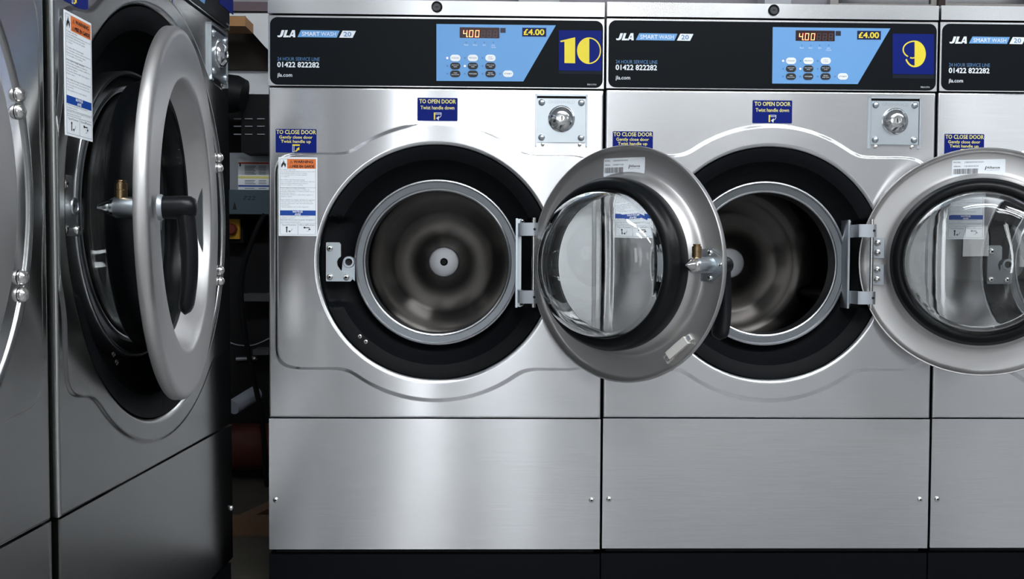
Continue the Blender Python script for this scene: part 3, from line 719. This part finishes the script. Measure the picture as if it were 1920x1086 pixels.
# ------------------------------------------------------------------ room
TILE = mat('floor_tile', srgb(128, 128, 129), .22, noise=.12, bscale=20)
CONC = mat('rough_concrete', srgb(78, 74, 66), .85, noise=.45, bump=.6, bscale=60)
WALLM = mat('painted_wall', srgb(188, 189, 192), .7)
LILAC = mat('lilac_wall', srgb(186, 182, 190), .7)
CEIL = mat('ceiling_paint', srgb(225, 226, 228), .8)
XL, XR, YB, YF, H = -2.6, 6.2, 1.75, -5.6, 2.75
b = B(); b.box(XL, XR, YF, -.02+.05, -.05, 0, TILE); struct('floor', b)
b = B(); b.box(XL, XR, .03, YB, -.05, 0, CONC); struct('floor', b)
b = B(); b.box(XL, XR, YF, YB, H, H+.05, CEIL); struct('ceiling', b)
b = B(); b.box(XL, XR, YB, YB+.1, 0, H, LILAC); struct('wall_back', b)
b = B(); b.box(XL-.1, XL, YF, YB, 0, H, WALLM); struct('wall_left', b)
b = B(); b.box(XR, XR+.1, YF, YB, 0, H, WALLM); struct('wall_right', b)
b = B(); b.box(XL, XR, YF-.1, YF, 0, H, mat('white_wall', srgb(232, 232, 230), .7)); struct('wall_front', b)

FRAMEM = mat('window_frame_paint', srgb(60, 62, 66), .4)
for i, (x0, x1, z0, z1) in enumerate(((-.12, .01, .3, 2.5), (.36, .76, .5, 2.5), (.88, 1.3, 1.4, 2.5), (3.9, 5.3, 1.4, 2.5), (-1.9, -.9, .9, 2.3))):
    b = B(); f = .04
    for q in ((x0-f, x0, z0-f, z1+f), (x1, x1+f, z0-f, z1+f), (x0, x1, z0-f, z0), (x0, x1, z1, z1+f)): b.box(q[0], q[1], YF, YF+.03, q[2], q[3], FRAMEM)
    b.box(x0, x1, YF+.005, YF+.012, z0, z1, mat('daylight_pane_%d' % i, (.8, .85, .9, 1), .3, emit=(.93, .97, 1, 1), es=WINDOW_E*(2.2, .72, .55, .45, .8)[i])); struct('window_%d' % (i+1), b)
TUBE = mat('fluorescent_tube', (.9, .9, .9, 1), .4, emit=(.93, .97, 1, 1), es=TUBE_E)
CASE = mat('lamp_case', srgb(220, 220, 220), .5)
for i, (x, y, lab) in enumerate(((.5, -1.9, 'unseen added ceiling light panel over the aisle, nearest to the left row'), (2.1, -1.9, 'unseen added ceiling light panel over the middle of the aisle'), (3.7, -1.9, 'unseen added ceiling light panel over the right end of the aisle'),
                                 (1.3, -2.9, 'unseen added ceiling light panel of the second row, nearer the windows'))):
    l = thing('unseen_ceiling_light', lab, 'lamp', (x, y, H))  # unseen panels, added to brighten the machine fronts and labels
    b = B(); b.box(-.65, .65, -.18, .18, -.05, 0, CASE, .004); link('lamp_housing', b, l)
    b = B(); b.box(-.6, .6, -.15, .15, -.058, -.0505, TUBE); link('lit_diffuser', b, l)
l = thing('unseen_ceiling_light', 'tube light in the service space behind the machines', 'lamp', (-.2, 1.35, H))
b = B(); b.box(-.65, .65, -.18, .18, -.05, 0, CASE, .004); link('lamp_housing', b, l)
b = B(); b.sweep([(-.6, 0, -.07), (.6, 0, -.07)], [.018, .018], mat('service_tube', (.9, .9, .9, 1), .4, emit=(1, .99, .97, 1), es=BACK_E), 12); link('fluorescent_tube', b, l)

# ------------------------------------------------------------------ service space seen through the gap on the left
WOOD = mat('sawn_timber', srgb(172, 128, 84), .7, noise=.25, bscale=90)
WOODD = mat('old_timber', srgb(120, 92, 72), .75, noise=.3, bscale=70)
WHITEP = mat('white_painted_board', srgb(226, 230, 234), .55)
PIPEB = mat('black_duct', (.008, .009, .011, 1), .5, spec=.2)
GREYB = mat('grey_blue_board', srgb(72, 90, 100), .6, noise=.2, bscale=60)
BROWN = mat('brown_pipe', srgb(92, 48, 38), .35)
CARD = mat('torn_cardboard', srgb(120, 92, 62), .85, noise=.3, bscale=120)
def PB(x0, x1, ya, yb, Y):
    p, q = U(x0, yb, Y), U(x1, ya, Y); return p.x, q.x, p.z, q.z
def pbox(b, x0, x1, ya, yb, Y, d, m, bev=0):
    a, c, e, f = PB(x0, x1, ya, yb, Y); b.box(a, c, Y, Y+d, e, f, m, bev)
PART = mat('added_dark_partition', (.008, .008, .009, 1), .85)
b = B(); b.box(XL, .6, 1.24, 1.30, 0, U(470, 26, 1.24).z, PART); b.box(-.5, .1, 1.17, 1.24, U(470, 44, 1.17).z, U(470, 26, 1.17).z, PART); struct('wall_dark_backing', b)  # black wall added behind the loose items, also keeps the gap dark
# board on two legs carrying a timber end: the underside is dark
b = B(); pp = [U(x, y, 1.10) for x, y in ((380, 25), (540, 25), (540, 128), (497, 88), (461, 47), (461, 30), (380, 30))]
b.prism([(p.x, p.z) for p in reversed(pp)], 1.10, 1.17, WHITEP); tag(link('slanted_panel', b), 'white painted panel with a slanted lower edge high in the gap', 'panel')
b = B(); pbox(b, 375, 460, 31, 48, 1.00, .099, WOOD, .001); tag(link('timber_batten', b), 'sawn timber batten end under the white slanted panel', 'timber')
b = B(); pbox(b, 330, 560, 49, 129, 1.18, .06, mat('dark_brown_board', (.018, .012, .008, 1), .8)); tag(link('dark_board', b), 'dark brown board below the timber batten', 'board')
b = B(); pbox(b, 330, 560, 130.5, 175, 1.20, .04, WHITEP); tag(link('white_shelf_board', b), 'brightly lit white board behind the black duct', 'board')
b = B(); p = U(425, 176, 1.02); q = U(458, 176, 1.02)
b.sweep([(p.x-.25, 1.02, p.z), (p.x-.1, 1.02, p.z), (p.x, 1.02, p.z), (q.x-.02, 1.02, p.z), (q.x, 1.02, p.z-.005)], [.058, .058, .058, .054, .046], PIPEB, 28, side=Vector((0, 1, 0))); tag(link('black_duct', b), 'thick black duct below the brightly lit white board', 'duct')
b = B(); pbox(b, 452, 560, 177.5, 285, 1.09, .15, PIPEB, .003)
for y in (222, 236, 251):
    for x in (438, 459, 482): pbox(b, x, x+14, y, y+1.4, 1.085, .01, ZINC2)  # pale metal dashes stand in for highlight lines in the dark
tag(link('dashed_black_box', b), 'black box with three rows of pale dashes for highlights', 'box')
t = thing('white_appliance', 'pale metal appliance with a printed warning sheet, behind the grey board', 'appliance', U(470, 330, 1.2))
def plink(n, b): o = link(n, b); o.parent = t; o.location = -t.location; return o
b = B(); pbox(b, 431, 620, 288, 362, 1.2, .04, ZINC, .004); plink('casing', b)
b = B(); Y = 1.198; pbox(b, 446.5, 560, 303.5, 358, Y, .002, LABW)
RED = mat('red_print', srgb(220, 80, 60), .5)
for (ya, yb, m_) in ((305, 307.2, RED), (331, 334.5, YELP), (348, 350, NBLUE)): pbox(b, 447, 560, ya, yb, Y-.001, .001, m_)
for j, ya in enumerate((311, 314, 317, 320, 323, 326, 338, 341, 344, 353)):
    pbox(b, 459, 480-(j*7) % 5, ya, ya+1, Y-.001, .001, GREYP); pbox(b, 485, 499, ya, ya+1, Y-.001, .001, GREYP)
pbox(b, 449, 451.5, 306, 312, Y-.001, .001, BLKP); plink('warning_sheet', b)
b = B(); pbox(b, 400, 600, 357, 401, 1.10, .14, GREYB, .002); yy = 1.099
p = U(455, 375, yy); q = U(478, 368, yy); b.text('722', p.x, q.x, p.z, q.z, yy, BLKP, shear=.3)
p = U(436, 393, yy); q = U(444, 378, yy); b.poly([(p.x, p.z), (q.x, p.z), ((p.x+q.x)/2, q.z)], yy, BLKP)
tag(link('marked_board', b), 'grey-blue board with black handwritten numbers 722', 'board')
t = thing('isolator_switch', 'yellow isolator switch in the dark below the marked board', 'switch', U(442, 430, 1.16))
b = B(); pbox(b, 420, 456, 404, 455, 1.17, .07, PIPEB, .002); plink('back_box', b)
b = B(); pbox(b, 424, 449, 411, 448, 1.155, .015, mat('yellow_plastic', srgb(200, 150, 30), .5), .002); plink('yellow_cover', b)
b = B(); p = U(434, 430, 1.15); b.lathe([(.018, 1.155), (.018, 1.14), (.014, 1.135), (.0001, 1.135)], (p.x, p.z), mat('red_brown_knob', srgb(110, 40, 24), .45), 24); plink('knob', b)
def cable(name, pts, Y, r, m_, lab):
    b = B(); P_ = [U(x, y, Y) for x, y in pts]; Q_ = []
    for i in range(len(P_)-1):
        p0, p1, p2, p3 = P_[max(0, i-1)], P_[i], P_[i+1], P_[min(len(P_)-1, i+2)]
        for k in range(6):
            u_ = k/6; Q_.append(.5*((2*p1)+(p2-p0)*u_+(2*p0-5*p1+4*p2-p3)*u_*u_+(3*p1-p0-3*p2+p3)*u_**3))
    Q_.append(P_[-1]); b.sweep(Q_, [r]*len(Q_), m_, 10, side=Vector((0, 1, 0))); tag(link(name, b), lab, name.split('_')[-1])
cable('black_cable', [(497, 402), (484, 425), (468, 465), (455, 510), (452, 560), (462, 640), (478, 720), (492, 790), (500, 900), (512, 1000)], 1.04, .008, PIPEB, 'black cable running diagonally down through the gap')
cable('thin_cable', [(425, 640), (445, 647), (470, 648), (490, 642), (510, 632)], 1.237, .0022, ZINC2, 'thin grey cable sagging across the lower gap')
b = B(); pbox(b, 455, 540, 551, 565, 1.15, .09, mat('dim_rail', srgb(84, 86, 90), .5), .002); tag(link('upper_rail', b), 'dull grey rail crossing the gap, higher of two', 'rail')
b = B(); pbox(b, 474, 540, 656, 666, 1.15, .09, mat('dim_rail', srgb(84, 86, 90), .5), .002); tag(link('lower_rail', b), 'dull grey rail crossing the gap below the thin cable', 'rail')
b = B(); pA, pB_ = U(443, 674, 1.235), U(482, 672, 1.235); b.sweep([pA, pB_], [.007, .007], ZINC2, 14, side=Vector((0, 1, 0))); p = U(479, 673, 1.23); b.lathe([(.009, 1.235), (.009, 1.222), (.006, 1.218), (.0001, 1.216)], (p.x, p.z), SCREW, 16)
tag(link('steel_fitting', b), 'small bright steel fitting below the lower rail', 'fitting')
b = B(); pA, pB_ = U(436, 764, 1.0), U(480, 737, 1.09); b.sweep([pA, pA+(pB_-pA)*.5, pB_], [.0225, .023, .023], mat('white_hose', srgb(196, 204, 216), .6), 24, side=Vector((0, 1, 0))); tag(link('white_tube', b), 'short white tube lying tilted above the brown pipe', 'tube')
b = B(); pA, pB_ = U(390, 838, 1.15), U(560, 838, 1.15); r_ = (U(470, 795, 1.15).z-U(470, 882, 1.15).z)/2; b.sweep([pA, pB_], [r_, r_], BROWN, 40, side=Vector((0, 1, 0))); tag(link('brown_pipe', b), 'thick red-brown pipe crossing the gap near the floor', 'pipe')
# timber frame on the floor
t = thing('timber_pallet', 'low open timber pallet lying on the concrete floor in the gap', 'pallet', (U(470, 1000, .55).x, .55, 0))
yf = .50; zt = .044
b = B(); a0 = U(400, 1000, yf).x; a1 = U(540, 1000, yf).x; b.box(a0, a1, yf, yf+.04, .001, zt, WOODD, .001); o = link('front_rail', b); o.parent = t; o.location = -t.location
b = B(); x0 = U(440, 962, yf).x; w_ = .042; sx = .05; yb2 = yf+.20
b.add([(x0, yf+.04, .001), (x0+w_, yf+.04, .001), (x0+w_+sx, yb2, .001), (x0+sx, yb2, .001), (x0, yf+.04, zt), (x0+w_, yf+.04, zt), (x0+w_+sx, yb2, zt), (x0+sx, yb2, zt)], [(0,3,2,1),(4,5,6,7),(0,1,5,4),(1,2,6,5),(2,3,7,6),(3,0,4,7)], WOODD); o = link('side_rail', b); o.parent = t; o.location = -t.location
# wall behind, seen over the lids
LBR = mat('red_brown_paint', srgb(62, 44, 42), .5); FRW = mat('pale_frame', srgb(196, 190, 184), .5); DGL = mat('dark_window_pane', (.012, .016, .022, 1), .1)
Yw = YB-.04
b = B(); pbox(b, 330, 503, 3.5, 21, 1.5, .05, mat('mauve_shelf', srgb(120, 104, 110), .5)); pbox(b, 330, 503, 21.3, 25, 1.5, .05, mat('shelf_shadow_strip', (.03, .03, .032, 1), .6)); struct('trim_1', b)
for i, (x0, x1) in enumerate(((1572, 1746), (1776, 2100))):
    b = B(); p, q = U(x0, 6, Yw), U(x1, 6, Yw); f = .03
    b.box(p.x, q.x, Yw+.01, Yw+.02, p.z, 2.3, DGL)
    for k_ in ((p.x-f, p.x, p.z-f, 2.3+f), (q.x, q.x+f, p.z-f, 2.3+f), (p.x, q.x, p.z-f, p.z), (p.x, q.x, 2.3, 2.3+f)): b.box(k_[0], k_[1], Yw, Yw+.03, k_[2], k_[3], FRW)
    struct('window_%d' % (6+i), b)
b = B(); p, q = U(1756, 6, Yw), U(1768, 6, Yw); b.box(p.x, q.x, Yw-.02, Yw+.03, 0, H, LBR); struct('trim_2', b)
b = B(); p, q = U(1420, 6, Yw), U(1468, 6, Yw); b.box(p.x, q.x, Yw-.1, Yw, 1.4, 2.2, WHITEP, .01); tag(link('wall_cabinet', b), 'pale cabinet on the wall above the middle machine', 'cabinet')
b = B(); p, q = U(972, 4, Yw), U(1045, 4, Yw); b.box(p.x, q.x, Yw-.1, Yw, 1.4, 2.2, WHITEP, .01); tag(link('wall_cabinet', b), 'white cabinet on the wall above the machine numbered 10', 'cabinet')
